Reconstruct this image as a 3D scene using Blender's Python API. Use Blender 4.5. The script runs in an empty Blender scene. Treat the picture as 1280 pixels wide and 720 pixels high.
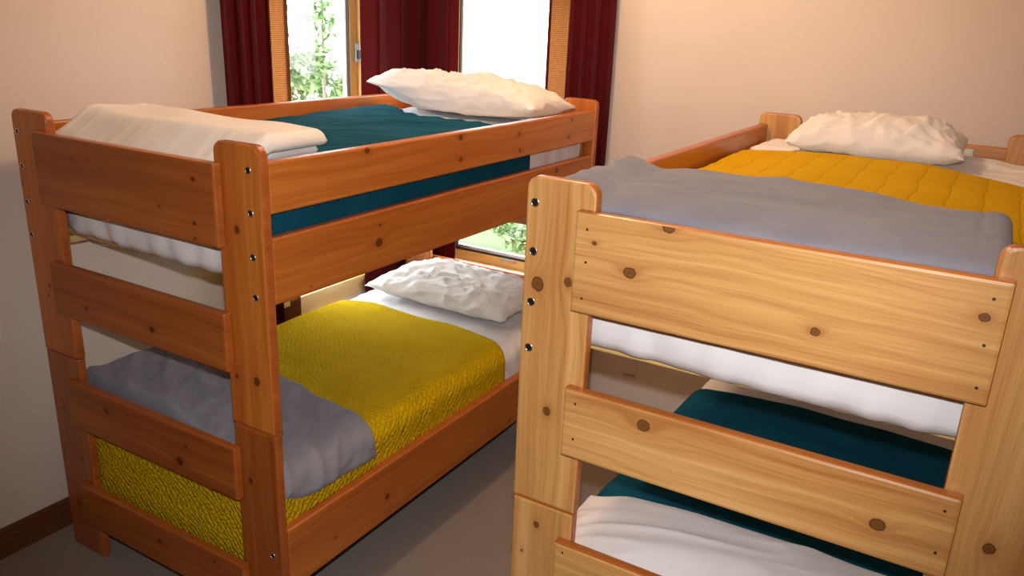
import bpy, bmesh, math, random
from mathutils import Vector, Matrix, noise

random.seed(7)
S = bpy.context.scene
COL = S.collection

# ------------------------------------------------------------------ camera
CAM = Vector((2.6827, -1.4355, 1.9334)); YAW, PITCH, ROLL, FPX = 0.525, -0.3176, 0.0428, 1014.4
FW = Vector((-math.sin(YAW)*math.cos(PITCH), math.cos(YAW)*math.cos(PITCH), math.sin(PITCH)))
_r = FW.cross(Vector((0, 0, 1))).normalized(); _u = _r.cross(FW)
RT = _r*math.cos(ROLL) + _u*math.sin(ROLL); UP = _u*math.cos(ROLL) - _r*math.sin(ROLL)
cam = bpy.data.cameras.new('camera'); camo = bpy.data.objects.new('camera', cam); COL.objects.link(camo)
cam.sensor_width = 36; cam.lens = FPX/1280*36; cam.clip_start = .02
camo.matrix_world = Matrix(((RT.x, UP.x, -FW.x, CAM.x), (RT.y, UP.y, -FW.y, CAM.y), (RT.z, UP.z, -FW.z, CAM.z), (0, 0, 0, 1)))
S.camera = camo

def on(px, py, ax, val):
    """a photo pixel's sight line met with the plane (axis = val)"""
    d = FW + RT*((px-640)/FPX) - UP*((py-360)/FPX)
    return CAM + d*((val-CAM[ax])/d[ax])

# ------------------------------------------------------------------ world, lights, exposure
S.view_settings.view_transform = 'Standard'; S.view_settings.look = 'None'
S.view_settings.exposure = 0.0; S.view_settings.gamma = 1.0; S.view_settings.use_curve_mapping = False
w = bpy.data.worlds.new('overcast_sky'); S.world = w; w.use_nodes = True
bg = w.node_tree.nodes['Background']; bg.inputs[0].default_value = (.93, .97, 1, 1); bg.inputs[1].default_value = 11.0

LAMP = Vector((1.30, 1.15, 2.86)); CEIL = 3.0
def light(name, typ, loc, power, color, size):
    l = bpy.data.lights.new(name, typ); l.energy = power; l.color = color
    if typ == 'AREA': l.size = size
    else: l.shadow_soft_size = size
    o = bpy.data.objects.new(name, l); COL.objects.link(o); o.location = loc
    return o
light('ceiling_bulb', 'POINT', LAMP, 57, (1, .60, .33), .09)
flash = light('camera_flash', 'SPOT', CAM + UP*.11 - FW*.02, 150, (1, .965, .95), .018)
flash.data.spot_size = math.radians(86); flash.data.spot_blend = .8
flash.rotation_euler = camo.rotation_euler = camo.matrix_world.to_euler()

# ------------------------------------------------------------------ helpers
def tag(o, label=None, cat=None, group=None, kind=None):
    if label: o['label'] = label
    if cat: o['category'] = cat
    if group: o['group'] = group
    if kind: o['kind'] = kind
    return o

def obj(name, bm, mat, parent=None, smooth=False, solid=None):
    me = bpy.data.meshes.new(name)
    bmesh.ops.recalc_face_normals(bm, faces=bm.faces[:]) if not solid else None
    bm.to_mesh(me); bm.free()
    for m in (mat if isinstance(mat, (list, tuple)) else [mat]): me.materials.append(m)
    if smooth: me.polygons.foreach_set('use_smooth', [True]*len(me.polygons))
    o = bpy.data.objects.new(name, me); COL.objects.link(o)
    if parent: o.parent = parent
    if solid:
        s = o.modifiers.new('thickness', 'SOLIDIFY'); s.thickness = solid; s.offset = -1
    return o

def copy_part(o, parent, loc=None):
    c = o.copy(); COL.objects.link(c); c.parent = parent
    if loc is not None: c.location = loc
    return c

def empty(name, loc=(0, 0, 0)):
    o = bpy.data.objects.new(name, None); COL.objects.link(o); o.location = loc; o.empty_display_size = .1
    return o

def box(bm, x0, x1, y0, y1, z0, z1, mi=0):
    v = [bm.verts.new((x, y, z)) for x in (x0, x1) for y in (y0, y1) for z in (z0, z1)]
    for f in ((0, 1, 3, 2), (4, 6, 7, 5), (0, 4, 5, 1), (2, 3, 7, 6), (0, 2, 6, 4), (1, 5, 7, 3)):
        bm.faces.new([v[i] for i in f]).material_index = mi
    return bm

def newbox(*a):
    return box(bmesh.new(), *a)

def plank(axis_t, t0, t1, a0, a1, b0, b1, bev=.007, rad=(0, 0, 0, 0)):
    """a board: thickness along axis_t from t0 to t1, face rectangle a0..a1 by b0..b1 (the other two axes in xyz order);
    rounded long edges; rad = corner radii at (a0b0, a1b0, a1b1, a0b1)"""
    pts = []
    for (ca, cb, sa, sb, r, st) in ((a0, b0, 1, 1, rad[0], 180), (a1, b0, -1, 1, rad[1], 270), (a1, b1, -1, -1, rad[2], 0), (a0, b1, 1, -1, rad[3], 90)):
        r = max(r, .003)
        n = 6 if r > .01 else 2
        for i in range(n+1):
            an = math.radians(st + 90*i/n)
            pts.append((ca+sa*r + r*math.cos(an), cb+sb*r + r*math.sin(an)))
    ca, cb = (a0+a1)/2, (b0+b1)/2
    ha, hb = (a1-a0)/2, (b1-b0)/2
    bm = bmesh.new(); rings = []
    prof = [(t0, bev), (t0+bev*.29, bev*.29), (t0+bev, 0), (t1-bev, 0), (t1-bev*.29, bev*.29), (t1, bev)]
    for t, ins in prof:
        ring = []
        for a, b in pts:
            a2 = ca+(a-ca)*(ha-ins)/ha; b2 = cb+(b-cb)*(hb-ins)/hb
            c = [a2, b2]; c.insert(axis_t, t)
            ring.append(bm.verts.new(c))
        rings.append(ring)
    n = len(pts)
    for i in range(len(rings)-1):
        for j in range(n):
            bm.faces.new((rings[i][j], rings[i][(j+1) % n], rings[i+1][(j+1) % n], rings[i+1][j])).material_index = 1 if 0 < i < 4 else 0
    bm.faces.new(rings[0][::-1]); bm.faces.new(rings[-1])
    return bm

def grid(f, nu, nv, uv=None):
    bm = bmesh.new(); lay = bm.loops.layers.uv.new('cloth') if uv else None
    V = [[bm.verts.new(f(i/nu, j/nv)) for j in range(nv+1)] for i in range(nu+1)]
    for i in range(nu):
        for j in range(nv):
            fc = bm.faces.new((V[i][j], V[i+1][j], V[i+1][j+1], V[i][j+1]))
            if uv:
                for lp, (p, q) in zip(fc.loops, ((i, j), (i+1, j), (i+1, j+1), (i, j+1))): lp[lay].uv = uv(p/nu, q/nv)
    bm.normal_update()
    return bm

def push(bm, fn):
    bm.normal_update()
    for v, d in [(v, v.normal*fn(v.co)) for v in bm.verts]: v.co += d
    bm.normal_update()
    return bm

def nz(x, y, z=0.): return noise.noise(Vector((x, y, z)))
def fbm(x, y, z=0., o=3):
    s = 0; a = 1
    for i in range(o):
        s += a*nz(x, y, z+i*7.3); x *= 2.03; y *= 2.03; z *= 2.03; a *= .5
    return s
def ridge(x, y, z=0.): return 1-abs(nz(x, y, z))*2.2
def sst(a, b, x):
    t = max(0, min(1, (x-a)/(b-a))); return t*t*(3-2*t)

# ------------------------------------------------------------------ materials
class NT:
    def __init__(s, name):
        s.m = bpy.data.materials.new(name); s.m.use_nodes = True
        s.t = s.m.node_tree; s.n = s.t.nodes; s.p = s.n['Principled BSDF']; s.out = s.n['Material Output']
    def link(s, a, b): s.t.links.new(a, b)
    def node(s, typ, **kw):
        n = s.n.new(typ)
        for k, v in kw.items(): setattr(n, k, v)
        return n
    def put(s, sock, v):
        if hasattr(v, 'is_output'): s.link(v, sock)
        else: sock.default_value = v
    def math(s, op, a, b=0., c=None, clamp=False):
        n = s.node('ShaderNodeMath', operation=op, use_clamp=clamp)
        s.put(n.inputs[0], a); s.put(n.inputs[1], b)
        if c is not None: s.put(n.inputs[2], c)
        return n.outputs[0]
    def xyz(s, kind='Object'):
        tc = s.node('ShaderNodeTexCoord'); sp = s.node('ShaderNodeSeparateXYZ'); s.link(tc.outputs[kind], sp.inputs[0])
        return tc.outputs[kind], sp.outputs
    def comb(s, x, y, z):
        n = s.node('ShaderNodeCombineXYZ')
        for i, v in enumerate((x, y, z)): s.put(n.inputs[i], v)
        return n.outputs[0]
    def noise(s, vec, scale, detail=3., rough=.55, dist=0.):
        n = s.node('ShaderNodeTexNoise'); s.link(vec, n.inputs['Vector'])
        n.inputs['Scale'].default_value = scale; n.inputs['Detail'].default_value = detail
        n.inputs['Roughness'].default_value = rough; n.inputs['Distortion'].default_value = dist
        return n.outputs['Fac']
    def ramp(s, fac, stops):
        n = s.node('ShaderNodeValToRGB'); s.link(fac, n.inputs[0]); e = n.color_ramp.elements
        while len(e) < len(stops): e.new(.5)
        for i, (p, c) in enumerate(stops): e[i].position = p; e[i].color = (*c, 1)
        return n.outputs[0]
    def mix(s, f, a, b, blend='MIX'):
        n = s.node('ShaderNodeMix', data_type='RGBA', blend_type=blend)
        s.put(n.inputs[0], f)
        for i, v in ((6, a), (7, b)):
            if hasattr(v, 'is_output'): s.link(v, n.inputs[i])
            else: n.inputs[i].default_value = (*v, 1)
        return n.outputs[2]
    def maprange(s, v, a, b, c=0., d=1., smooth=True):
        n = s.node('ShaderNodeMapRange', interpolation_type='SMOOTHSTEP' if smooth else 'LINEAR')
        s.put(n.inputs[0], v)
        for i, x in enumerate((a, b, c, d)): n.inputs[i+1].default_value = x
        return n.outputs[0]
    def bump(s, h, strength, dist=.01):
        n = s.node('ShaderNodeBump'); n.inputs['Strength'].default_value = strength; n.inputs['Distance'].default_value = dist
        s.link(h, n.inputs['Height']); s.link(n.outputs[0], s.p.inputs['Normal'])
    def base(s, c):
        if hasattr(c, 'is_output'): s.link(c, s.p.inputs['Base Color'])
        else: s.p.inputs['Base Color'].default_value = (*c, 1)
    def setp(s, **kw):
        for k, v in kw.items(): s.p.inputs[k.replace('_', ' ')].default_value = v

def plain(name, c, rough=.6, metal=0.):
    t = NT(name); t.base(c); t.setp(Roughness=rough, Metallic=metal); return t.m

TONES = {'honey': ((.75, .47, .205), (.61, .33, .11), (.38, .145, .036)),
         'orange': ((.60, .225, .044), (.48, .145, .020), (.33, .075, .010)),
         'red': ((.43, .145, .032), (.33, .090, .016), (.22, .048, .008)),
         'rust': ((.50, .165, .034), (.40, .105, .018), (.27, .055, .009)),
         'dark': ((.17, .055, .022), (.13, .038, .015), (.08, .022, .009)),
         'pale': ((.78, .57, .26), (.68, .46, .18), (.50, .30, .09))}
def wood(axL, axW, knots=(), tone='honey', seed=0., rings=95., gloss=.36):
    """pine board: grain runs along axis axL, knots = (length, width, radius) in the bed's own metres"""
    t = NT('pine_' + tone); v, o = t.xyz(); hi, mid, lo = TONES[tone]
    axD = 3-axL-axW
    L, W, D = o[axL], o[axW], o[axD]
    ring = t.math('MULTIPLY', W, rings)
    warp = t.noise(t.comb(t.math('MULTIPLY', L, 1.5), t.math('MULTIPLY', W, 5.), seed), 1., 2., .5)
    ring = t.math('ADD', ring, t.math('MULTIPLY', warp, 11.))
    ring = t.math('ADD', ring, t.math('MULTIPLY', D, 25.))
    kmask = None; halo = None
    if knots:
        wob = t.noise(t.comb(L, W, seed), 85., 2., .6)
        wob = t.math('MULTIPLY', t.math('SUBTRACT', wob, .5), .55)
    for (kl, kw, kr) in knots:
        dl = t.math('DIVIDE', t.math('SUBTRACT', L, kl), kr*1.12); dw = t.math('DIVIDE', t.math('SUBTRACT', W, kw), kr)
        d2 = t.math('ADD', t.math('MULTIPLY', dl, dl), t.math('MULTIPLY', dw, dw))
        dl3 = t.math('DIVIDE', t.math('SUBTRACT', L, kl), kr*3.2); dw3 = t.math('DIVIDE', t.math('SUBTRACT', W, kw), kr*1.7)
        h = t.math('DIVIDE', 1., t.math('ADD', 1., t.math('ADD', t.math('MULTIPLY', dl3, dl3), t.math('MULTIPLY', dw3, dw3))))
        h = t.math('MULTIPLY', h, h)
        ring = t.math('ADD', ring, t.math('MULTIPLY', h, 3.2 if kr > .008 else 1.2))
        kmask = d2 if kmask is None else t.math('MINIMUM', kmask, d2)
        halo = h if halo is None else t.math('MAXIMUM', halo, h)
    s = t.noise(t.comb(t.math('MULTIPLY', ring, .62), t.math('MULTIPLY', L, .5), seed), 1., 3., .6)
    s = t.maprange(s, .34, .68, 0., 1., False)
    band = t.noise(t.comb(t.math('MULTIPLY', L, .7), t.math('MULTIPLY', W, 9.), seed+3.1), 1., 2., .5)
    fib = t.noise(t.comb(t.math('MULTIPLY', L, 5.), t.math('MULTIPLY', W, 260.), t.math('MULTIPLY', D, 260.)), 1., 2., .6)
    f = t.math('ADD', t.math('MULTIPLY', s, .25), t.math('ADD', t.math('MULTIPLY', band, .78), t.math('MULTIPLY', fib, .36)))
    c = t.ramp(f, [(.34, hi), (.62, mid), (1., lo)])
    if knots:
        c = t.mix(t.math('MULTIPLY', halo, .75), c, lo)
        core = t.math('ADD', t.math('SQRT', kmask), wob)
        edge = t.math('MULTIPLY', t.maprange(core, 1.06, .80), .93)
        inner = t.ramp(core, [(0., tuple(x*.28 for x in lo)), (.35, tuple(x*.42 for x in lo)), (.66, tuple(x*.45 for x in lo)), (.86, (.022, .009, .005))])
        c = t.mix(edge, c, inner)
    t.base(c); t.setp(Roughness=gloss, Coat_Weight=.12, Coat_Roughness=.22)
    t.bump(fib, .08, .002)
    return t.m

def fabric(name, c1, c2, rough=.9, sheen=.25, weave=900., fuzz=0.):
    t = NT(name); v, o = t.xyz()
    n = t.noise(v, 7., 4., .6)
    t.base(t.ramp(n, [(.3, c1), (.7, c2)]))
    t.setp(Roughness=rough, Sheen_Weight=sheen, Specular_IOR_Level=.12)
    h = t.noise(v, weave, 2., .6)
    if fuzz: h = t.math('ADD', h, t.math('MULTIPLY', t.noise(v, 60., 4., .7), fuzz))
    t.bump(h, .25, .003)
    return t.m

def quilt_mat(name, c1, c2, style):
    t = NT(name); v, o = t.xyz('UV')
    x, y, z = o
    zc = 0.
    n1 = t.noise(v, 5., 3., .5)
    if style == 'diamond':      # matelasse with small diagonal cells
        wx = t.math('ADD', t.math('ADD', x, zc), t.math('MULTIPLY', t.noise(v, 12., 3.), .07))
        wy = t.math('ADD', y, t.math('MULTIPLY', t.noise(v, 14., 3.), .07))
        a = t.math('SINE', t.math('MULTIPLY', t.math('ADD', wx, wy), 110.))
        b = t.math('SINE', t.math('MULTIPLY', t.math('SUBTRACT', wx, wy), 110.))
        h = t.math('MULTIPLY', t.math('ABSOLUTE', a), t.math('ABSOLUTE', b))
        h = t.math('POWER', h, .5)
        h = t.math('ADD', h, t.math('MULTIPLY', t.noise(t.comb(t.math('MULTIPLY', x, .6), y, 0.), 46., 3.), 1.8))
        line = None; st = .85
    elif style == 'rows':       # long stitched rows that run down the bed
        wx = t.math('ADD', x, t.math('MULTIPLY', t.noise(t.comb(t.math('MULTIPLY', x, 2.), t.math('MULTIPLY', y, 7.), 0.), 1., 2.), .035))
        ph = t.math('ABSOLUTE', t.math('SINE', t.math('MULTIPLY', wx, 36.)))
        line = t.maprange(ph, .07, .0)
        h = t.math('ADD', t.math('POWER', ph, .3), t.math('MULTIPLY', t.noise(v, 60., 3.), .35)); st = .5
    else:                       # crinkled cotton
        h = t.noise(t.comb(t.math('MULTIPLY', t.math('ADD', x, y), 16.), t.math('MULTIPLY', t.math('SUBTRACT', x, y), 60.), z), 1., 4., .62); line = None; st = .6
        h = t.math('ADD', h, t.math('MULTIPLY', t.noise(v, 70., 2.), .2))
    c = t.ramp(n1, [(.3, c1), (.7, c2)])
    if line is not None: c = t.mix(t.math('MULTIPLY', line, .45), c, tuple(a*.35 for a in c1))
    t.base(c); t.setp(Roughness=1., Sheen_Weight=0., Specular_IOR_Level=.06)
    t.bump(h, st, .006)
    return t.m

M = {}
t = NT('painted_wall'); v, o = t.xyz(); t.base(t.ramp(t.noise(v, 2., 3.), [(.3, (.66, .58, .51)), (.7, (.69, .61, .54))]))
t.setp(Roughness=.75); t.bump(t.noise(v, 60., 4., .6), .18, .004); M['wall'] = t.m
t = NT('ceiling_paint'); t.base((.62, .60, .57)); t.setp(Roughness=.9); M['ceil'] = t.m
t = NT('carpet'); v, o = t.xyz()
t.base(t.mix(t.maprange(t.noise(v, 260., 3., .7), .3, .7), (.19, .145, .115), (.33, .265, .215)))
t.setp(Roughness=1., Sheen_Weight=.3); t.bump(t.math('ADD', t.noise(v, 320., 3., .7), t.math('MULTIPLY', t.noise(v, 22., 3.), .7)), .8, .008); M['carpet'] = t.m
M['base'] = wood(1, 2, (), 'dark', 9., 60., .4); M['base'].name = 'stained_baseboard'
M['winwood_v'] = wood(2, 1, (), 'pale', 4., 70., .35); M['winwood_x'] = wood(0, 2, (), 'pale', 5., 70., .35); M['winwood_y'] = wood(1, 2, (), 'pale', 6., 70., .35)
M['gasket'] = plain('black_gasket', (.012, .012, .014), .5)
M['vinyl'] = plain('white_glazing_bead', (.7, .75, .76), .4)
M['metal'] = plain('brushed_nickel', (.52, .53, .54), .32, .9)
M['chrome'] = plain('grommet_metal', (.75, .74, .72), .25, 1.)
M['black'] = plain('hole_black', (.006, .005, .005), .5)
M['screw'] = plain('dark_screw', (.05, .025, .012), .5)
M['white_plate'] = plain('white_plastic', (.78, .76, .72), .4)
t = NT('window_glass'); g = t.node('ShaderNodeBsdfTransparent'); g2 = t.node('ShaderNodeBsdfGlossy'); g2.inputs['Roughness'].default_value = .02
mx = t.node('ShaderNodeMixShader'); mx.inputs[0].default_value = .05
t.link(g.outputs[0], mx.inputs[1]); t.link(g2.outputs[0], mx.inputs[2]); t.link(mx.outputs[0], t.out.inputs[0]); M['glass'] = t.m
def curtain_mat(name, c, trans, tcol, weave):
    t = NT(name); v, o = t.xyz()
    br = t.noise(t.comb(t.math('MULTIPLY', o[0], 30.), t.math('MULTIPLY', o[1], 30.), t.math('MULTIPLY', o[2], 260.)), 1., 2.)
    cc = t.mix(t.math('MULTIPLY', br, .35), c, tuple(a*.5 for a in c))
    t.base(cc); t.setp(Roughness=.85, Sheen_Weight=.05, Specular_IOR_Level=.15)
    tr = t.node('ShaderNodeBsdfTranslucent'); mx = t.node('ShaderNodeMixShader')
    if weave:
        along = t.math('ADD', o[0], o[1])
        a = t.math('MULTIPLY_ADD', t.math('SINE', t.math('MULTIPLY', along, 900.)), .5, .5)
        b = t.math('MULTIPLY_ADD', t.math('SINE', t.math('MULTIPLY', o[2], 700.)), .5, .5)
        k = t.math('MULTIPLY', t.math('ADD', t.math('MAXIMUM', a, b), t.noise(t.comb(t.math('MULTIPLY', along, 60.), 0., t.math('MULTIPLY', o[2], 90.)), 1., 3.)), .6)
        tc = t.ramp(k, [(.42, tcol), (.74, tuple(x*y for x, y in zip(tcol, (.35, .16, .12))))])
        t.link(tc, tr.inputs[0])
    else: tr.inputs[0].default_value = (*tcol, 1)
    mx.inputs[0].default_value = trans
    t.link(t.p.outputs[0], mx.inputs[1]); t.link(tr.outputs[0], mx.inputs[2]); t.link(mx.outputs[0], t.out.inputs[0])
    return t.m
M['curtain'] = curtain_mat('red_curtain', (.082, .003, .005), .24, (.34, .007, .007), False)
M['curtain_sheer'] = curtain_mat('curtain_open_weave', (.26, .08, .03), .60, (.31, .17, .05), True)
M['sheet'] = fabric('white_cotton_sheet', (.735, .735, .75), (.78, .78, .79), .85, .1, 1400.)
M['pillow'] = fabric('white_pillowcase', (.755, .745, .735), (.80, .79, .78), .85, .1, 1400.)
M['cream'] = fabric('cream_fleece', (.78, .75, .71), (.83, .81, .77), .95, .2, 500., .8)
M['whitefleece'] = fabric('white_fleece', (.74, .72, .72), (.79, .77, .77), .95, .2, 500., .8)
M['grey'] = fabric('blue_grey_fleece', (.21, .215, .26), (.255, .26, .305), .95, .12, 500., .9)
M['teal'] = quilt_mat('teal_quilt_cotton', (.004, .058, .098), (.006, .080, .130), 'crinkle')
M['mustard'] = quilt_mat('mustard_matelasse', (.57, .385, .004), (.63, .435, .006), 'diamond')
M['gold'] = quilt_mat('gold_rowed_quilt', (.55, .33, .004), (.60, .37, .008), 'rows')
M['leaf'] = fabric('tree_leaves', (.15, .24, .10), (.22, .32, .15), .7, 0., 5.)
M['bark'] = plain('bark', (.20, .16, .12), .9)
t = NT('lawn'); v, o = t.xyz(); t.base(t.ramp(t.noise(v, .9, 4., .65), [(.3, (.06, .11, .035)), (.5, (.10, .165, .06)), (.7, (.19, .23, .11))])); t.setp(Roughness=1.); t.bump(t.noise(v, 40., 3.), .5, .05); M['lawn'] = t.m
t = NT('pale_gravel'); v, o = t.xyz(); t.base(t.ramp(t.noise(v, 3., 4.), [(.3, (.60, .58, .53)), (.7, (.70, .68, .63))])); t.setp(Roughness=1.); M['gravel'] = t.m

# ------------------------------------------------------------------ room shell
XL, YB, XR, YF, TH = -.138, 2.235, 3.75, -2.7, .16
def wall_with_hole(axis, pos, out, a0, a1, z0, z1, h):
    bm = bmesh.new(); lo, hi = sorted((pos, pos+out))
    spans = [(a0, h[0], z0, z1), (h[1], a1, z0, z1), (h[0], h[1], z0, h[2]), (h[0], h[1], h[3], z1)]
    for s in spans:
        if axis == 0: box(bm, lo, hi, s[0], s[1], s[2], s[3])
        else: box(bm, s[0], s[1], lo, hi, s[2], s[3])
    return bm
W1 = (.97, 1.905, .60, 2.18)     # window opening in the left wall: y range, z range
W2 = (.045, 1.0, .60, 2.18)      # window opening in the back wall: x range, z range
tag(obj('wall_left', wall_with_hole(0, XL, -TH, YF, YB+TH, 0, CEIL, W1), M['wall']), 'beige painted wall beside the left bunk bed', kind='structure')
tag(obj('wall_back', wall_with_hole(1, YB, TH, XL, XR, 0, CEIL, W2), M['wall']), 'beige painted wall behind the bunk bed heads', kind='structure')
tag(obj('wall_right', newbox(XR, XR+TH, YF, YB+TH, 0, CEIL), M['wall']), 'beige painted wall to the right', kind='structure')
tag(obj('wall_front', newbox(XL, XR, YF-TH, YF, 0, CEIL), M['wall']), 'beige painted wall behind the viewer', kind='structure')
tag(obj('floor', newbox(XL-TH, XR+TH, YF-TH, YB+TH, -.1, 0), M['carpet']), 'grey brown carpeted floor', kind='structure')
tag(obj('ceiling', newbox(XL-TH, XR+TH, YF-TH, YB+TH, CEIL, CEIL+.1), M['ceil']), 'off white ceiling', kind='structure')
def baseboard(name, along, a0, a1):
    prof = [(0, 0), (.016, 0), (.016, .075), (.012, .088), (.010, .10), (.004, .112), (0, .112)]
    bm = bmesh.new(); rings = []
    for a in (a0, a1):
        rings.append([bm.verts.new((XL+d, a, z) if along == 'y' else (a, YB-d, z)) for d, z in prof])
    n = len(prof)
    for j in range(n): bm.faces.new((rings[0][j], rings[0][(j+1) % n], rings[1][(j+1) % n], rings[1][j]))
    bm.faces.new(rings[0]); bm.faces.new(rings[1][::-1])
    return tag(obj(name, bm, M['base']), 'dark reddish brown wooden baseboard', kind='structure')
baseboard('baseboard_left', 'y', YF, YB-.016)

# ------------------------------------------------------------------ windows
def torus_bm(R, r, n=16, m=6, mi=0, bm=None, c=(0, 0, 0)):
    bm = bm or bmesh.new(); V = []
    for i in range(n):
        a = 2*math.pi*i/n
        V.append([bm.verts.new((c[0]+(R+r*math.cos(b))*math.cos(a), c[1]+r*math.sin(b), c[2]+(R+r*math.cos(b))*math.sin(a))) for b in [2*math.pi*j/m for j in range(m)]])
    for i in range(n):
        for j in range(m):
            f = bm.faces.new((V[i][j], V[(i+1) % n][j], V[(i+1) % n][(j+1) % m], V[i][(j+1) % m])); f.material_index = mi; f.smooth = True
    return bm

def window(name, left, h, label):
    root = tag(empty(name, ((XL, (h[0]+h[1])/2, h[2]) if left else ((h[0]+h[1])/2, YB, h[2]))), label, kind='structure')
    inv = Matrix.Translation(-Vector(root.location))
    mv, mh = (M['winwood_v'], M['winwood_y'] if left else M['winwood_x'])
    def B(a0, a1, d0, d1, z0, z1, bm=None):      # a along the wall, d depth into the wall
        bm = bm or bmesh.new()
        return box(bm, XL-d1, XL-d0, a0, a1, z0, z1) if left else box(bm, a0, a1, YB+d0, YB+d1, z0, z1)
    def P(nm, bm, mat, parent=root):
        bm.transform(inv); return obj(nm, bm, mat, parent)
    a0, a1, z0, z1 = h
    for (p, q) in ((a0, a0+.018), (a1-.018, a1)): P('jamb', B(p, q, .0, .15, z0, z1), mv)
    P('jamb', B(a0+.018, a1-.018, 0, .15, z1-.018, z1), mh); P('jamb', B(a0+.018, a1-.018, 0, .15, z0, z0+.018), mh)
    b0, b1, y0, y1 = a0+.018, a1-.018, z0+.018, z1-.018
    s = .052
    for (p, q) in ((b0, b0+s), (b1-s, b1)): P('sash', B(p, q, .085, .13, y0, y1), mv)
    P('sash', B(b0+s, b1-s, .085, .13, y0, y0+s), mh); P('sash', B(b0+s, b1-s, .085, .13, y1-s, y1), mh)
    g0, g1, k0, k1 = b0+s, b1-s, y0+s, y1-s
    bm = bmesh.new()
    for r in ((g0, g0+.006, k0, k1), (g1-.006, g1, k0, k1), (g0+.006, g1-.006, k0, k0+.010), (g0+.006, g1-.006, k1-.006, k1)): B(r[0], r[1], .088, .104, r[2], r[3], bm)
    P('gasket', bm, M['gasket'])
    bm = bmesh.new()
    for r in ((g0+.006, g0+.016, k0, k1), (g1-.016, g1-.006, k0, k1), (g0+.016, g1-.016, k0+.010, k0+.026)): B(r[0], r[1], .100, .122, r[2], r[3], bm)
    P('glazing_bead', bm, M['vinyl'])
    P('pane', B(g0, g1, .110, .114, k0, k1), M['glass'])
    return root, P, B
win1, P1, B1 = window('window_1', True, W1, 'pale wood casement window in the left wall')
P1('sill', B1(.93, 1.95, -.035, 0, .575, .60), M['winwood_y']); P1('apron', B1(.95, 1.93, -.016, 0, .50, .575), M['winwood_y'])
lz = on(446, 67, 0, XL).z
def latch(a):
    bm = B1(a-.040, a-.018, .068, .085, lz-.045, lz+.045)
    lt = P1('latch', bm, M['metal'])
    P1('latch_lever', B1(a-.033, a-.026, .045, .068, lz-.03, lz+.012), M['gasket'], lt)
    P1('strike_plate', B1(a-.021, a-.018, .02, .066, lz-.045, lz+.045), M['metal'])
latch(W1[1]-.018+.018)
win2, P2, B2 = window('window_2', False, W2, 'wood framed window in the back wall behind the left bunk')
P2('apron', B2(.02, 1.03, -.016, 0, .50, .575), M['winwood_x']); P2('sill', B2(.0, 1.04, -.035, 0, .575, .60), M['winwood_x'])
hx = on(635, 326, 1, YB+.08).x
P2('sash_lift', B2(hx-.045, hx+.045, .072, .085, .655, .668), M['metal'])

# ------------------------------------------------------------------ curtains
def curtain(label, left, a0, a1, folds, seed, sheer=None, off=.055, amp=.026, z0=.07, z1=2.36):
    """hangs a0..a1 along the wall; sheer = 'lo' / 'hi' side that ends in a single open-weave layer"""
    root = tag(empty('curtain', (XL+off, (a0+a1)/2, z0) if left else ((a0+a1)/2, YB-off, z0)), label, 'curtain', 'red curtains at the corner windows')
    inv = Matrix.Translation(-Vector(root.location))
    sw = sheer[1] if sheer else 0
    p0 = a0 + (sw if sheer and sheer[0] == 'lo' else 0); p1 = a1 - (sw if sheer and sheer[0] == 'hi' else 0)
    def f(u, v):
        z = z0 + (z1-z0)*v
        ph = folds*2*math.pi*u + .8*nz(u*3+seed, v*.8, seed) + seed
        d = amp*math.sin(ph)*(.7+.3*nz(u*6, seed, v)) + .004*nz(u*9, v*2, seed)
        a = p0 + (p1-p0)*u + .020*math.sin(2*ph) + .008*nz(u*4, v*2, seed+9)
        if sheer: a += (-.014 if sheer[0] == 'hi' else .0)*0
        return (XL+off+d, a, z) if left else (a, YB-off-d, z)
    bm = grid(f, 90, 40); bm.transform(inv)
    obj('drape', bm, M['curtain'], root, True, .003)
    if sheer:
        q0, q1 = (a0, p0+.02) if sheer[0] == 'lo' else (p1-.02, a1)
        def g(u, v):
            z = z0 + (z1-z0)*v; d = .010 + .006*math.sin(u*5+v*2)
            a = q0+(q1-q0)*u
            return (XL+off-d-.012, a, z) if left else (a, YB-off+d+.008, z)
        bm = grid(g, 10, 30); bm.transform(inv); tag(obj('open_weave_edge', bm, M['curtain_sheer'], root, True), 'tan backlit open weave edge of the curtain')
        e0, e1 = (a0-.004, a0+.010) if sheer[0] == 'lo' else (a1-.030, a1+.002)
        bm = newbox(XL+off-.034, XL+off-.026, e0, e1, z0, z1) if left else newbox(e0, e1, YB-off+.020, YB-off+.027, z0, z1)
        bm.transform(inv); obj('hem', bm, M['curtain'], root)
    # heading tape with hooks on the rod above
    bm = newbox(XL+off-.004, XL+off+.004, a0, a1, z1, z1+.03) if left else newbox(a0, a1, YB-off-.004, YB-off+.004, z1, z1+.03)
    bm.transform(inv); obj('heading', bm, M['curtain'], root)
    return root
ya = on(279, 60, 0, XL+.06).y; yb = on(361, 60, 0, XL+.03).y
curtain('dark red curtain with tan open weave edge, left of the left-wall window', True, ya, yb, 3.0, 1.3, ('hi', .155))
yc = on(454, 60, 0, XL+.06).y
curtain('red curtain left of the room corner, right of the window latch', True, yc+.012, 2.168, 2.2, 4.4, amp=.030)
xc = on(571, 60, 1, YB-.06).x
curtain('red curtain right of the room corner, left of the back-wall window', False, -.090, xc-.012, 2.2, 2.2, amp=.028)
xd = on(685, 60, 1, YB-.03).x; xe = on(768, 60, 1, YB-.06).x
curtain('dark maroon curtain with see-through edge, right of the back-wall window', False, xd, xe-.022, 3.2, 6.1, ('lo', .125))
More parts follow.
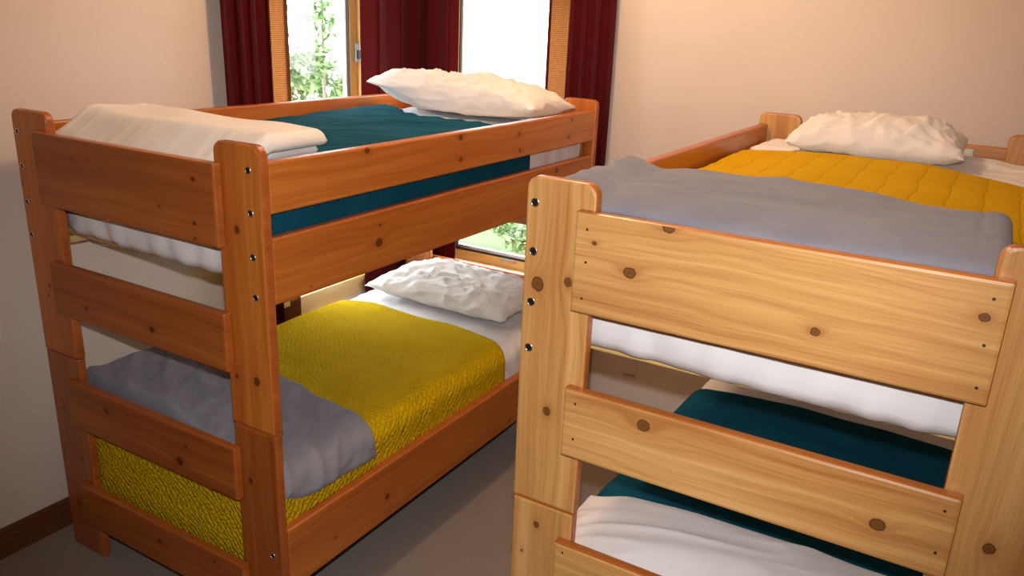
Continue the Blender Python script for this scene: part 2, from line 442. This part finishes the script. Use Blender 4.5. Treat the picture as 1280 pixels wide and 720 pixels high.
def rod(label, left, a0, a1):
    root = tag(empty('curtain_rod', (XL+.055, (a0+a1)/2, 2.40) if left else ((a0+a1)/2, YB-.055, 2.40)), label, 'curtain rod')
    bm = bmesh.new(); bmesh.ops.create_cone(bm, cap_ends=True, segments=12, radius1=.010, radius2=.010, depth=a1-a0)
    bm.transform(Matrix.Rotation(math.pi/2, 4, 'X' if left else 'Y')); obj('pole', bm, M['metal'], root, True)
    for a in (a0+.03, a1-.03):
        k = a-(a0+a1)/2
        obj('bracket', newbox(-.055, .0, k-.006, k+.006, -.02, .0) if left else newbox(k-.006, k+.006, 0, .055, -.02, 0), M['metal'], root)
rod('metal curtain rod above the left-wall window', True, .88, 2.14); rod('metal curtain rod above the back-wall window', False, -.06, 1.14)

# ------------------------------------------------------------------ ceiling lamp (above the frame, lights the room warm)
lr = tag(empty('ceiling_lamp', (LAMP.x, LAMP.y, CEIL)), 'small ceiling lamp above the gap between the bunk beds', 'lamp')
bm = bmesh.new(); bmesh.ops.create_cone(bm, cap_ends=True, segments=32, radius1=.10, radius2=.12, depth=.03); bm.transform(Matrix.Translation((0, 0, -.015))); obj('ceiling_plate', bm, M['metal'], lr)

# ------------------------------------------------------------------ bunk beds
BW, T = 1.10, .032
PH, PW, SEAM = 1.6085, .174, .789
PW0 = PW
LEN = 1.994
XBD = .140
BOARDS = ((1.324, 1.553), (.962, 1.137), (.5474, .7203), (.1558, .3148))
R1, R2, R3 = (1.4252, 1.5627), (1.1736, 1.3603), (.245, .457)

for _t, _e in (('honey', 'orange'), ('orange', 'rust'), ('red', 'rust')): M['edge_'+_t] = wood(0, 2, (), _e, 7.7, 60.)
def bunk(org, label, tones, K, bolts, screws, wide=0.):
    """K: part key -> list of knots as photo pixels with a radius in metres"""
    root = tag(empty('bunk_bed', org), label, 'bunk bed')
    ox, oy = org[0], org[1]; sd = [ox*3.7]
    def kn(key, plane):     # pixels to (length, width, radius) on that board's face
        ax, val, axL, axW = plane; r = []
        for (px, py, rad) in K.get(key, ()):
            q = on(px, py, ax, val+org[ax]); q = q-Vector(org); r.append((q[axL], q[axW], rad*.88))
        return r
    def mat(key, plane, tone):
        sd[0] += 1.37
        return [wood(plane[2], plane[3], kn(key, plane), tone, sd[0]), M['edge_'+tone]]
    tp, tb, tr = tones
    # upright posts, two stacked lengths at every corner
    rc = .028
    def post(x0, y0, key, side):
        PW = PW0+wide*(key == 'fl'); x0 -= wide*(key == 'fl')
        pl = (1, y0, 2, 0)
        u = obj('post', plank(1, y0, y0+T, x0, x0+PW, SEAM+.0015, PH, .007, (0, 0, rc, rc)), mat(key+'u', pl, tp), root)
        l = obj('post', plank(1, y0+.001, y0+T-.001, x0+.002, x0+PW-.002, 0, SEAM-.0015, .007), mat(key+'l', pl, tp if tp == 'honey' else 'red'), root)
        return u, l
    posts = {}
    for key, x0, y0 in (('fl', 0, 0), ('fr', BW-PW, 0), ('hl', 0, LEN), ('hr', BW-PW, LEN)):
        posts[key] = post(x0, y0, key, 0)
    # boards across foot and head, screwed to the outer faces of the posts
    made = {}
    for i, (z0, z1) in enumerate(BOARDS):
        pl = (1, -T, 0, 2)
        tone = tb[i]
        made[i] = obj('foot_board', plank(1, -T, -.0005, XBD, BW-XBD, z0, z1, .007), mat('b%d' % (i+1), pl, tone), root)
        pl = (1, LEN+T, 0, 2)
        dz = -.02 if i == 2 else 0
        hb = obj('head_board', plank(1, LEN+T+.0005, LEN+2*T, XBD-.03, BW-XBD+.03, z0+dz, z1+dz, .007), mat('h%d' % (i+1), pl, tone), root)
        if i == 0: made['head'] = hb
    # rails between the posts
    for side in (0, 1):
        x0 = .006 if side == 0 else BW-.006-.035
        for k, (z0, z1) in (('r1', R1), ('r2', R2), ('r3', R3)):
            pl = (0, BW-.006 if side else .041, 1, 2)
            obj('side_rail', plank(0, x0, x0+.035, T+.001, LEN-.001, z0, z1, .006), mat(k if side else k+'x', pl, tr), root)
        for z in (R2[0]-.0, R3[0]+.025):
            xx = .0415 if side == 0 else BW-.0415-.03
            obj('cleat', newbox(xx, xx+.03, T+.06, LEN-.06, z-.012, z+.012) if z > 1 else newbox(xx, xx+.03, T+.06, LEN-.06, z-.0, z+.024), M['pale'], root)
    for y0, nm in ((T+.001, 'end_rail'), (LEN-.033, 'end_rail')):
        obj(nm, plank(1, y0, y0+.022, .043, BW-.043, 1.297, 1.43, .004), mat('e', (1, y0, 0, 2), tp), root)
    first = obj('support_slat', plank(1, -.04, .04, 0, BW-.090, 0, .022, .004), M['pale_x'], root)
    ys = [.145 + i*.190 for i in range(10)]
    for z in (R2[0]+.013, R3[0]+.050):
        for y in ys:
            s = first if (y == ys[0] and z > 1) else copy_part(first, root)
            s.location = (.045, y, z)
    # cross-bolt holes with metal rims
    bb = torus_bm(.0092, .0016, 18, 6, 0)
    c = bb.verts.new((0, -.0004, 0)); rim = [bb.verts.new((.009*math.cos(2*math.pi*i/18), -.0004, .009*math.sin(2*math.pi*i/18))) for i in range(18)]
    for i in range(18): bb.faces.new((c, rim[i], rim[(i+1) % 18])).material_index = 1
    proto = None
    for key, lst in bolts.items():
        for item in lst:
            q = on(item[0], item[1], 1, oy)-Vector(org) if len(item) == 2 else Vector((item[0], 0, item[1]))
            par = posts[key][0] if q.z > SEAM else posts[key][1]
            if proto is None: proto = obj('bolt_hole', bb, [M['chrome'], M['black']], par); b = proto
            else: b = copy_part(proto, par)
            b.location = (q.x, -.0006 if q.z > SEAM else .0004, q.z)
    sp = None
    for i, lst in screws.items():
        for (px, py) in lst:
            q = on(px, py, 1, oy-T)-Vector(org)
            if sp is None:
                bm = bmesh.new(); bmesh.ops.create_cone(bm, cap_ends=True, segments=10, radius1=.0032, radius2=.0028, depth=.0014); bm.transform(Matrix.Rotation(math.pi/2, 4, 'X'))
                sp = obj('screw', bm, M['screw'], made[i]); b = sp
            else: b = copy_part(sp, made[i])
            b.location = (q.x, -T-.0004, q.z)
    return root, made
M['pale'] = wood(1, 2, (), 'pale', 2.); M['pale_x'] = wood(0, 1, (), 'pale', 3.)
KL = {'b1': [(90, 200, .006), (108, 200, .004), (199, 258, .005), (243, 279, .007), (241, 224, .008), (244, 298, .005), (127, 213, .003)],
      'b2': [(108, 386, .009), (190, 412, .012)],
      'b3': [(133, 514, .012), (232, 558, .006), (225, 577, .016), (221, 574, .003)],
      'b4': [(125, 647, .005), (200, 677, .010), (268, 702, .007), (198, 690, .004)],
      'fru': [(296, 287, .012), (296, 470, .008), (321, 477, .014)], 'frl': [(313, 601, .010)],
      'flu': [(28, 229, .006), (62, 357, .008), (61, 369, .006)], 'fll': [(80, 512, .007), (68, 503, .007), (103, 575, .009), (99, 630, .009), (87, 599, .006), (81, 565, .006)],
      'r1': [(459, 188, .012), (576, 172, .012), (576, 199, .010), (649, 168, .010), (650, 188, .010), (715, 150, .008), (711, 171, .010)],
      'r2': [(474, 303, .017), (503, 326, .005), (696, 213, .014), (475, 281, .006), (389, 358, .003)],
      'r3': [(484, 621, .013), (637, 525, .010), (586, 570, .009), (419, 672, .006)]}
BLT = {'fr': [(310, 213), (313.4, 267), (316.6, 322), (320, 372.5), (341, 695)], 'fl': [(21.6, 164), (27.8, 207.5), (34.4, 252.5), (40, 293)]}
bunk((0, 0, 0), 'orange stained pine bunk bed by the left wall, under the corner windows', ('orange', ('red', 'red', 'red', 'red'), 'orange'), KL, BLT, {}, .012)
DX, DY = 1.7993, .1371
KR = {'b1': [(836, 284, .015), (787, 341, .015), (743, 304, .006), (1019, 415, .010), (1231, 397, .010)],
      'b2': [(804, 532, .017), (1097, 656, .016)],
      'flu': [(672, 355, .019), (710, 353, .012), (683, 514, .012)], 'fll': [(670, 656, .010), (652, 688, .004)],
      'fru': [(1236, 686, .013)], 'e': [(840, 415, .010)]}
hz = [1.50, 1.38, 1.25, 1.13]
BRT = {'fl': [(669, 253), (666.7, 314), (664, 377), (661, 434)], 'fr': [(BW-.03, z, 0) for z in hz]}
SCR = {0: [(734, 287), (732, 328), (727, 373), (1242.5, 374), (1230, 432), (1220.6, 485)], 1: [(719, 505), (716, 549), (1181, 639), (1169, 691)], 2: [(703, 691)]}
rb, rmade = bunk((DX, DY, 0), 'pale honey pine bunk bed on the right, nearest the viewer', ('honey', ('honey', 'honey', 'honey', 'honey'), 'orange'), KR, BRT, SCR)
# paper sticker on the head board of the right bunk
t = NT('printed_sticker'); v, o = t.xyz(); st = t.maprange(t.math('SINE', t.math('MULTIPLY', o[2], 700.)), .2, .5)
st = t.math('MULTIPLY', st, t.maprange(t.noise(v, 220., 2.), .4, .55)); t.base(t.mix(t.math('MULTIPLY', st, .6), (.72, .72, .72), (.25, .27, .30))); t.setp(Roughness=.6)
q0 = on(1198, 202, 1, DY+LEN+T); q1 = on(1217, 187, 1, DY+LEN+T)
tag(obj('sticker', newbox(q0.x-DX-.02, q1.x-DX, LEN+T-.0012, LEN+T+.0004, q0.z-.01, q1.z), t.m, rmade['head']), 'small white printed sticker')

# ------------------------------------------------------------------ bedding
def mattress(ox, oy, z0, z1, label):
    root = tag(empty('mattress', (ox+BW/2, oy+LEN/2+.016, z0)), label, 'mattress')
    hx, hy, h = .490, .945, z1-z0
    bm = plank(2, .004, h-.02, -hx+.01, hx-.01, -hy+.01, hy-.01, .03, (.06,)*4); obj('core', bm, M['whitefleece'], root, True)
    # fitted sheet: a rounded box skin with gathered corners
    n = 110; m = 12; cr = .07
    segs = [(2*(hy-cr), 0), (cr*math.pi/2, 1), (2*(hx-cr), 2), (cr*math.pi/2, 3), (2*(hy-cr), 4), (cr*math.pi/2, 5), (2*(hx-cr), 6), (cr*math.pi/2, 7)]
    tot = sum(a for a, k in segs)
    def rim(u):
        d = (u % 1.)*tot
        for ln, k in segs:
            if d <= ln: break
            d -= ln
        an = d/cr; j = k//2
        # local frame of side j: right, back, left, front
        ux, uy = ((0, 1), (-1, 0), (0, -1), (1, 0))[j]; nx_, ny_ = ((1, 0), (0, 1), (-1, 0), (0, -1))[j]
        ha, hb = (hy, hx) if j % 2 == 0 else (hx, hy)
        if k % 2 == 0: p, q, cc, ss = -ha+cr+d, hb, 1., 0.
        else: p, q, cc, ss = ha-cr+cr*math.sin(an), hb-cr+cr*math.cos(an), math.cos(an), math.sin(an)
        return p*ux+q*nx_, p*uy+q*ny_, cc*nx_+ss*ux, cc*ny_+ss*uy
    def f(u, v):
        x, y, c, s = rim(u)
        z = v*h; ins = (1-math.sqrt(max(0, 1-((v-.5)*2)**8)))*(.035 if v > .5 else .012); k = 1-ins/hx; ky = 1-ins/hy
        gath = .0035*math.sin(x*60+y*45+3*nz(x*4, y*4))*(1-v)**2 + .007*nz(x*9+ox, y*9, z*14) + .006*ridge(x*11+ox+z*9, y*11, z*7-x*5)**3
        if v < .25 and y < 0: z -= (1-v*4)*.009*sst(-.40, .0, x)*sst(.50, .25, x)
        return (x*k+gath*c, y*ky+gath*s, z)
    bm = grid(f, n*3, m)
    bmesh.ops.remove_doubles(bm, verts=bm.verts[:], dist=1e-5)
    top = [v for v in bm.verts if abs(v.co.z-h) < 1e-5]
    es = [e for e in bm.edges if e.verts[0] in top and e.verts[1] in top] if False else [e for e in bm.edges if e.is_boundary and abs(e.verts[0].co.z-h) < 1e-5]
    bmesh.ops.holes_fill(bm, edges=es, sides=0)
    bmesh.ops.holes_fill(bm, edges=[e for e in bm.edges if e.is_boundary], sides=0)
    obj('fitted_sheet', bm, M['sheet'], root, True)
    return root

def arc(s, r):
    """distance past an edge -> (outward, down) round a curve of radius r"""
    q = math.pi*r/2
    if s <= 0: return s, 0.
    if s < q: return r*math.sin(s/r), r*(1-math.cos(s/r))
    return r, r+(s-q)

def drape(name, mat, label, cat, ox, oy, x0, x1, y0, yend, ztop, r, dropL, dropR, dropF, disp, crown=.012, solid=.010, nx=90, ny=130, group=None):
    """a cover over a mattress: hangs dropL / dropR at the sides and dropF at the foot, ends at y = yend(x)"""
    q = math.pi*r/2
    def f(u, v):
        a = -dropL-q+u*((x1-x0-2*r)+dropL+dropR+2*q) ; xin = x1-x0-2*r
        if a < 0: o, dx = arc(-a, r); x = x0+r-o
        elif a > xin: o, dx = arc(a-xin, r); x = x1-r+o
        else: x = x0+r+a; dx = 0
        ye = yend((x-x0)/(x1-x0)) + .012*nz(x*6+ox, ztop*3)
        lo = -(dropF+q) if dropF else 0
        b = lo+v*((ye-y0-r)-lo)
        if b < 0: o, dy = arc(-b, r); y = y0+r-o
        else: y = y0+r+b; dy = 0
        k = (x-(x0+x1)/2)/((x1-x0)/2)
        return (x, y, ztop+crown*(1-k*k)-max(dx, dy))
    bm = grid(f, nx, ny, lambda u, v: (u*((x1-x0-2*r)+dropL+dropR+2*q), v*(yend(.5)-y0+dropF+.1)))
    if sum(fc.normal.z for fc in bm.faces) < 0: bmesh.ops.reverse_faces(bm, faces=bm.faces[:])
    push(bm, lambda c: disp(c.x, c.y, c.z) + (.005 if name == 'quilt' else 0.))
    for v in bm.verts: v.co.x = min(max(v.co.x, .0425), BW-.0425); v.co.y = max(v.co.y, y0-.003)
    loc = Vector((ox+(x0+x1)/2, oy+(y0+yend(.5))/2, ztop))
    bm.transform(Matrix.Translation(Vector((ox, oy, 0))-loc))
    o = obj(name, bm, mat, None, True, solid); o.location = loc
    return tag(o, label, cat, group)

def pad(name, mat, label, cat, ox, oy, x0, x1, y0, y1, base, thick, r, disp, warp=None, nx=90, ny=50, parent=None, rf=None, origin=None, group=None):
    """soft folded slab lying on base(x, y) with thickness thick(x, y) and rounded rims (rf: radius at the front rim)"""
    def edge(x, y):
        h = 1.
        for d, rr in ((x-x0, r), (x1-x, r), (y-y0, rf or r), (y1-y, r)):
            k = min(max(d/rr, 0), 1); h = min(h, math.sqrt(max(0, 1-(1-k)**2)))
        return h
    def sp(u): return .5-.5*math.cos(math.pi*u) if False else u*.55+.45*(.5-.5*math.cos(math.pi*u))
    bm = bmesh.new(); Vt = {}; Vb = {}
    for i in range(nx+1):
        for j in range(ny+1):
            x = x0+(x1-x0)*sp(i/nx); y = y0+(y1-y0)*sp(j/ny); e = edge(x, y)
            b, th = base(x, y), thick(x, y)
            rim = i in (0, nx) or j in (0, ny)
            zt = b+th*.30+th*.70*e; zb = b+th*.30*(1-e)
            P = Vector((x, y, zt)); P.z += disp(x, y)*e
            Vt[i, j] = bm.verts.new(warp(P) if warp else P)
            Vb[i, j] = Vt[i, j] if rim else bm.verts.new(warp(Vector((x, y, zb))) if warp else (x, y, zb))
    for i in range(nx):
        for j in range(ny):
            bm.faces.new((Vt[i, j], Vt[i+1, j], Vt[i+1, j+1], Vt[i, j+1]))
            q = [Vb[i, j], Vb[i, j+1], Vb[i+1, j+1], Vb[i+1, j]]
            if len(set(q)) == 4 and set(q) != {Vt[i, j], Vt[i+1, j], Vt[i+1, j+1], Vt[i, j+1]}: bm.faces.new(q)
    loc = origin or Vector((ox+(x0+x1)/2, oy+(y0+y1)/2, base((x0+x1)/2, (y0+y1)/2)))
    bm.transform(Matrix.Translation(Vector((ox, oy, 0))-loc))
    o = obj(name, bm, mat, parent, True)
    if not parent: o.location = loc
    return tag(o, label, cat, group)

def pillow(label, cx, cy, zb, a, b, T_, rz, seed, lean=0., sag=.0, flap=None, pinch=.07, tilt=0., tip=None):
    n, m = 70, 46
    bm = bmesh.new(); Vt = {}; Vb = {}
    for i in range(n+1):
        for j in range(m+1):
            u = math.sin(math.pi/2*(2*i/n-1)); v = math.sin(math.pi/2*(2*j/m-1))
            x = a*u*(1-pinch*(1-v*v)*abs(u)**3*.6); y = b*v*(1-pinch*1.4*(1-u*u)*abs(v)**3)
            h = (max(0, 1-abs(u)**2.6)*max(0, 1-abs(v)**2.4))**.46
            ed = (1-abs(u)**4)*(1-abs(v)**4)
            wr = (.014*ridge(x*4.2+seed, y*7, 1.)**3 + .014*ridge((x+y)*8+seed, (x-y)*15, 3.)**3 + .009*ridge((x-y*.6)*14+seed, (x+y)*24, 8.)**3 + .016*nz(x*3+seed, y*3, 5.))*ed
            # creases that run into the four corners
            cr = 0
            for sx in (-1, 1):
                for sy in (-1, 1):
                    dx, dy = u-sx, v-sy; rr = math.hypot(dx, dy); an = math.atan2(dy, dx)
                    cr += .008*math.sin(an*19+seed)*math.exp(-(rr-.45)**2/.09)*ed
            mid = T_*.36*(1-h*0.0) + lean*v + sag*(u*u)
            if tip: mid += tip[2]*math.exp(-((u-tip[0])**2+(v-tip[1])**2)/.25)
            zt = mid + T_*.64*h + wr + cr; zl = mid - min(T_*.36, T_*.42*h) + tilt*0
            zl = max(zl, .003+ (1-h)*.004)
            if zt < zl+.004: zt = zl+.004
            rim = i in (0, n) or j in (0, m)
            Vt[i, j] = bm.verts.new((x, y, zt)); Vb[i, j] = Vt[i, j] if rim else bm.verts.new((x, y, zl))
    for i in range(n):
        for j in range(m):
            bm.faces.new((Vt[i, j], Vt[i+1, j], Vt[i+1, j+1], Vt[i, j+1]))
            q = [Vb[i, j], Vb[i, j+1], Vb[i+1, j+1], Vb[i+1, j]]
            if len(set(q)) == 4: bm.faces.new(q)
    bmesh.ops.recalc_face_normals(bm, faces=bm.faces[:])
    push(bm, lambda c: .007*ridge(c.x*6+seed+c.z*4, c.y*6, c.z*9)**3+.005*ridge(c.x*13+seed, c.y*9+c.z*11, c.z*16)**3-.004)
    zmin = min(v.co.z for v in bm.verts)
    for v in bm.verts: v.co.z -= min(zmin, 0)
    o = obj('pillow', bm, M['pillow'], None, True); o.location = (cx, cy, zb); o.rotation_euler = (0, tilt, rz)
    return tag(o, label, 'pillow', 'white pillows at the bunk heads')

MU0, MU1, ML0, ML1 = 1.2100, 1.480, .3185, .580       # mattress bottom / top, upper and lower bunks
for (ox, oy, who, which) in ((0, 0, 'left', 'top'), (0, 0, 'left', 'low'), (DX, DY, 'right', 'top'), (DX, DY, 'right', 'low')):
    up = which == 'top'
    mattress(ox, oy, MU0 if up else ML0, MU1 if up else ML1, 'white sheeted mattress on the %s bunk of the %s bed' % ('upper' if up else 'lower', who))

def wr_teal(s):
    def d(x, y, z):
        p, q = (x+y)*.7071, (x-y)*.7071
        top = 1 if z > .3 else .3
        return .007*ridge(p*2.0+s, q*11, 2.+s)+.004*ridge(p*4+s, q*24, 5.)+.012*nz(x*2.6+s, y*2.6, s)
    return d
def wr_soft(s, amp=.008):
    return lambda x, y, z: amp*nz(x*3+s, y*3, z*3)+amp*.5*ridge(x*3+s, y*8, z*4)
def wr_sheet(s):
    return lambda x, y, z: (.006*ridge(x*5+s, y*7, z*5+s)+.005*ridge(x*13+s, y*11, z*9))*sst(1.36, 1.50, y)

X0, X1, Y0 = .047, BW-.047, .040
# left bed, upper bunk
drape('top_sheet', M['sheet'], 'white top sheet folded under the pillow on the left upper bunk', 'sheet', 0, 0, X0+.004, X1-.004, 1.30, lambda u: 1.945, MU1+.010, .05, .09, .10, 0, wr_sheet(1.), .008, .003, 80, 50)
drape('quilt', M['teal'], 'bright teal crinkled quilt on the left upper bunk, under the window', 'quilt', 0, 0, X0, X1, .060, lambda u: 1.70-.21*sst(.02, .42, u)+.02*math.sin(u*7)*u-.03*sst(.7, 1, u), MU1+.022, .05, .16, .20, .09, wr_teal(1.), .016)
pillow('white pillow with a pointed corner, on the left upper bunk before the window', .555, 1.778, MU1+.032, .440, .205, .165, .03, 1.7, lean=-.01, tip=(-1, -.9, .055), pinch=.10)
# cream blanket, folded in layers at the foot
wb = tag(empty('folded_blanket', (.52, .24, MU1+.03)), 'cream fleece blanket folded in a thick roll at the foot of the left upper bunk', 'blanket')
zq = MU1+.044
def wbw(p):      # the left end slumps toward the wall, the ends are not square
    return Vector((p.x + .03*nz(p.y*7, p.z*9, 2.), p.y+.02*nz(p.x*3, 4.)+.05*sst(.5, .05, p.x)*(p.y-.1), p.z))
pad('fold_layer', M['cream'], None, None, 0, 0, .118, .925, .19, .39, lambda x, y: zq, lambda x, y: .050, .026, lambda x, y: .010*nz(x*14, y*9)+.004*ridge(x*30, y*6), wbw, 80, 36, wb, origin=Vector((.52, .24, MU1+.03)))
pad('fold_layer', M['cream'], None, None, 0, 0, .098, .955, .050, .405, lambda x, y: zq+.028-.068*sst(.19, .06, y), lambda x, y: .054, .032, lambda x, y: .012*nz(x*4, y*6)+.005*ridge(x*13, y*3, 3.)**2*sst(.28, .1, y)+.008*ridge(x*20, y*2, 5.)*sst(.24, .1, x), wbw, 90, 40, wb, rf=.05, origin=Vector((.52, .24, MU1+.03)))
# left bed, lower bunk
drape('top_sheet', M['sheet'], 'white top sheet turned back beside the mustard quilt on the left lower bunk', 'sheet', 0, 0, X0+.004, X1-.004, 1.2, lambda u: 1.945, ML1+.010, .07, .12, .14, 0, wr_sheet(3.), .014, .003, 80, 60)
drape('quilt', M['mustard'], 'mustard yellow textured quilt on the left lower bunk', 'quilt', 0, 0, X0, X1, Y0, lambda u: 1.36-.03*u+.05*math.sin(u*3.1)+.02*math.sin(u*9), ML1+.022, .075, .16, .16, .32,
      lambda x, y, z: .006*nz(x*3, y*3, z*3)+.004*ridge(x*3.5+y*2, y*7, 2.)*(1 if y > .7 else .4), .022)
pillow('plump white pillow on the left lower bunk, under the upper bunk', .565, 1.700, ML1+.036, .405, .235, .138, -.03, 5.2, lean=.0, pinch=.08)
def bendx(xe, z0, r, k=1.):
    def f(p):
        s = p.x-xe
        if s <= 0: return p
        h = max(.01, p.z-(z0-r)); a = min(s/r, 1.35)
        ex = max(0, s-1.35*r)
        return Vector((xe+h*math.sin(a)+ex*math.cos(1.35), p.y, z0-r+h*math.cos(a)-ex*math.sin(1.35)))
    return f
bx = bendx(.965, ML1+.035, .085)
def gbw(p):
    p = bx(Vector((p.x+.05*(p.y-.1)*sst(.7, 1.1, p.x)-.03*sst(.15, .05, p.y)*sst(.9, 1.1, p.x), p.y + .045*sst(.5, 1.05, p.x)*(p.y-.06)/.4*0, p.z)))
    return p
pad('folded_blanket', M['grey'], 'slate grey fleece blanket hanging over the side of the left lower bunk', 'blanket', 0, 0, .045, 1.125, .055, .485, lambda x, y: ML1+.040-.02*sst(.85, 1., x), lambda x, y: .026+.066*sst(.03, .13, x)*sst(.85, .45, x), .024,
    lambda x, y: .010*nz(x*4, y*5, 3.)+.013*ridge(x*5+y*6, y*3-x, 1.)**3+.006*ridge(x*13+y*9, y*7-x*3, 4.)**2, gbw, 120, 50)
# right bed, upper bunk
drape('top_sheet', M['sheet'], 'white top sheet around the pillow on the right upper bunk', 'sheet', DX, DY, X0+.004, X1-.004, 1.30, lambda u: 1.945, MU1+.014, .05, .09, .10, 0, lambda x, y, z: (.012*ridge(x*4+2, y*7, z)+.008*ridge(x*9, y*11, 3.))*sst(1.40, 1.52, y), .014, .003, 80, 50)
drape('quilt', M['gold'], 'golden yellow quilt with stitched rows on the right upper bunk', 'quilt', DX, DY, X0, X1, .060, lambda u: 1.48+.03*math.sin(u*3.4)-.14*sst(.7, 1., u), MU1+.024, .05, .16, .16, .10, wr_soft(3., .007), .020)
pillow('white pillow against the head board of the right upper bunk', DX+.505, DY+1.715, MU1+.036, .295, .205, .128, .03, 9.1, lean=.012, pinch=.05)
def gbr_base(x, y): return MU1+.044+.036*sst(.15, .05, x)
def rbw(p): return Vector((p.x, p.y-(.10*sst(.55, 1., p.x)+.05*sst(.3, .05, p.x))*(p.y-.06)/.5 + .012*nz(p.x*3, 1.), p.z+ .0))
pad('folded_blanket', M['grey'], 'blue grey fleece blanket folded across the foot of the right upper bunk', 'blanket', DX, DY, .016, .955, .050, .56, gbr_base, lambda x, y: .044+.012*sst(.6, .2, x)-.022*sst(.2, .04, x), .035,
    lambda x, y: .012*nz(x*3, y*4, 7.)+.012*ridge(x*2.2+4, y*9-x*1.5, 2.)**2*sst(.1, .3, y)+.005*sst(.893, .897, x)-.003*sst(.888, .893, x), rbw, 110, 50, rf=.16)
# right bed, lower bunk
drape('top_sheet', M['sheet'], 'white top sheet in the shade at the head of the right lower bunk', 'sheet', DX, DY, X0+.004, X1-.004, 1.10, lambda u: 1.945, ML1+.012, .07, .10, .10, 0, wr_sheet(8.), .022, .003, 60, 50)
drape('quilt', M['teal'], 'dark teal quilt on the shaded right lower bunk', 'quilt', DX, DY, X0, X1, Y0, lambda u: 1.30, ML1+.024, .07, .14, .14, .18, wr_soft(6., .006), .022)
pillow('white pillow in the dark at the head of the right lower bunk', DX+.55, DY+1.70, ML1+.036, .33, .22, .15, .0, 3.3)
pad('folded_blanket', M['whitefleece'], 'white fleece blanket bunched at the foot of the right lower bunk', 'blanket', DX, DY, .050, 1.02, .050, .38, lambda x, y: ML1+.040-.035*sst(.20, .05, x), lambda x, y: .030+.048*sst(.0, .40, x), .09,
    lambda x, y: .012*nz(x*3, y*4, 2.)+.013*ridge(x*1.6+1, y*11-x*2, 5.)**2, None, 110, 60, rf=.14)

# ------------------------------------------------------------------ wall outlet under the right bunk
q = on(788, 455, 1, YB)
ot = tag(empty('wall_outlet', (q.x, YB, q.z)), 'beige outlet cover low on the back wall', 'outlet')
obj('cover_plate', plank(1, -.006, 0, -.035, .035, -.057, .057, .002, (.006,)*4), M['wall'], ot)
for z in (-.02, .02): obj('socket', plank(1, -.008, -.006, -.017, .017, z-.014, z+.014, .0008, (.006,)*4), M['wall'], ot)

# ------------------------------------------------------------------ outdoors
tag(obj('lawn', newbox(-9, 5, 2.6, 11, -.75, -.6), M['lawn']), 'green lawn outside the back window', kind='structure')
tag(obj('gravel_ground', newbox(-60, 40, -30, 70, -.95, -.76), M['gravel']), 'pale bright gravel ground outside', kind='structure')
def tree(label, loc, h, rad, n, leaf, seed, trunk=.06, cone=False):
    rnd = random.Random(seed); root = tag(empty('tree', loc), label, 'tree', 'trees outside the windows')
    bm = bmesh.new(); bmesh.ops.create_cone(bm, cap_ends=True, segments=10, radius1=trunk, radius2=trunk*.35, depth=h*.9); bm.transform(Matrix.Translation((0, 0, h*.45))); obj('trunk', bm, M['bark'], root, True)
    bm = bmesh.new(); cl = []
    for i in range(26):
        a = rnd.random()*6.283; zz = rnd.uniform(.18, 1.0); rr = rad*((1-zz)*1.0+.12 if cone else math.sqrt(max(.05, 1-((zz-.55)/.5)**2)))*rnd.uniform(.3, .9)
        cl.append((rr*math.cos(a), rr*math.sin(a), zz*h, rad*rnd.uniform(.18, .36)))
    for i in range(n):
        c = cl[rnd.randrange(len(cl))]; d = Vector((rnd.gauss(0, 1), rnd.gauss(0, 1), rnd.gauss(0, 1))).normalized()*c[3]*rnd.random()**.5
        p = Vector(c[:3])+d; R = Matrix.Rotation(rnd.random()*6.28, 3, Vector((rnd.gauss(0, 1), rnd.gauss(0, 1), rnd.gauss(0, 1))).normalized())
        s = leaf*rnd.uniform(.6, 1.2)
        bm.faces.new([bm.verts.new(p+R@Vector(k)) for k in ((-s, 0, 0), (0, -s*.45, s*.1), (s, 0, 0), (0, s*.45, s*.1))])
    obj('foliage', bm, M['leaf'], root)
tree('pale green leafy tree outside the left-wall window', (-3.3, 4.9, -.76), 3.6, .95, 7000, .06, 1, .03)
tree('low bushy tree left of the taller one outside the left-wall window', (-5.6, 4.6, -.76), 2.1, .8, 3600, .055, 2, .03)
tree('narrow feathery tree outside the low right corner of the back window', (.1, 5.0, -.6), 1.5, .62, 5200, .05, 3, .04, True)
tree('round shrub on the lawn outside the back window', (-1.5, 6.2, -.6), 1.1, .75, 3600, .06, 4, .03)
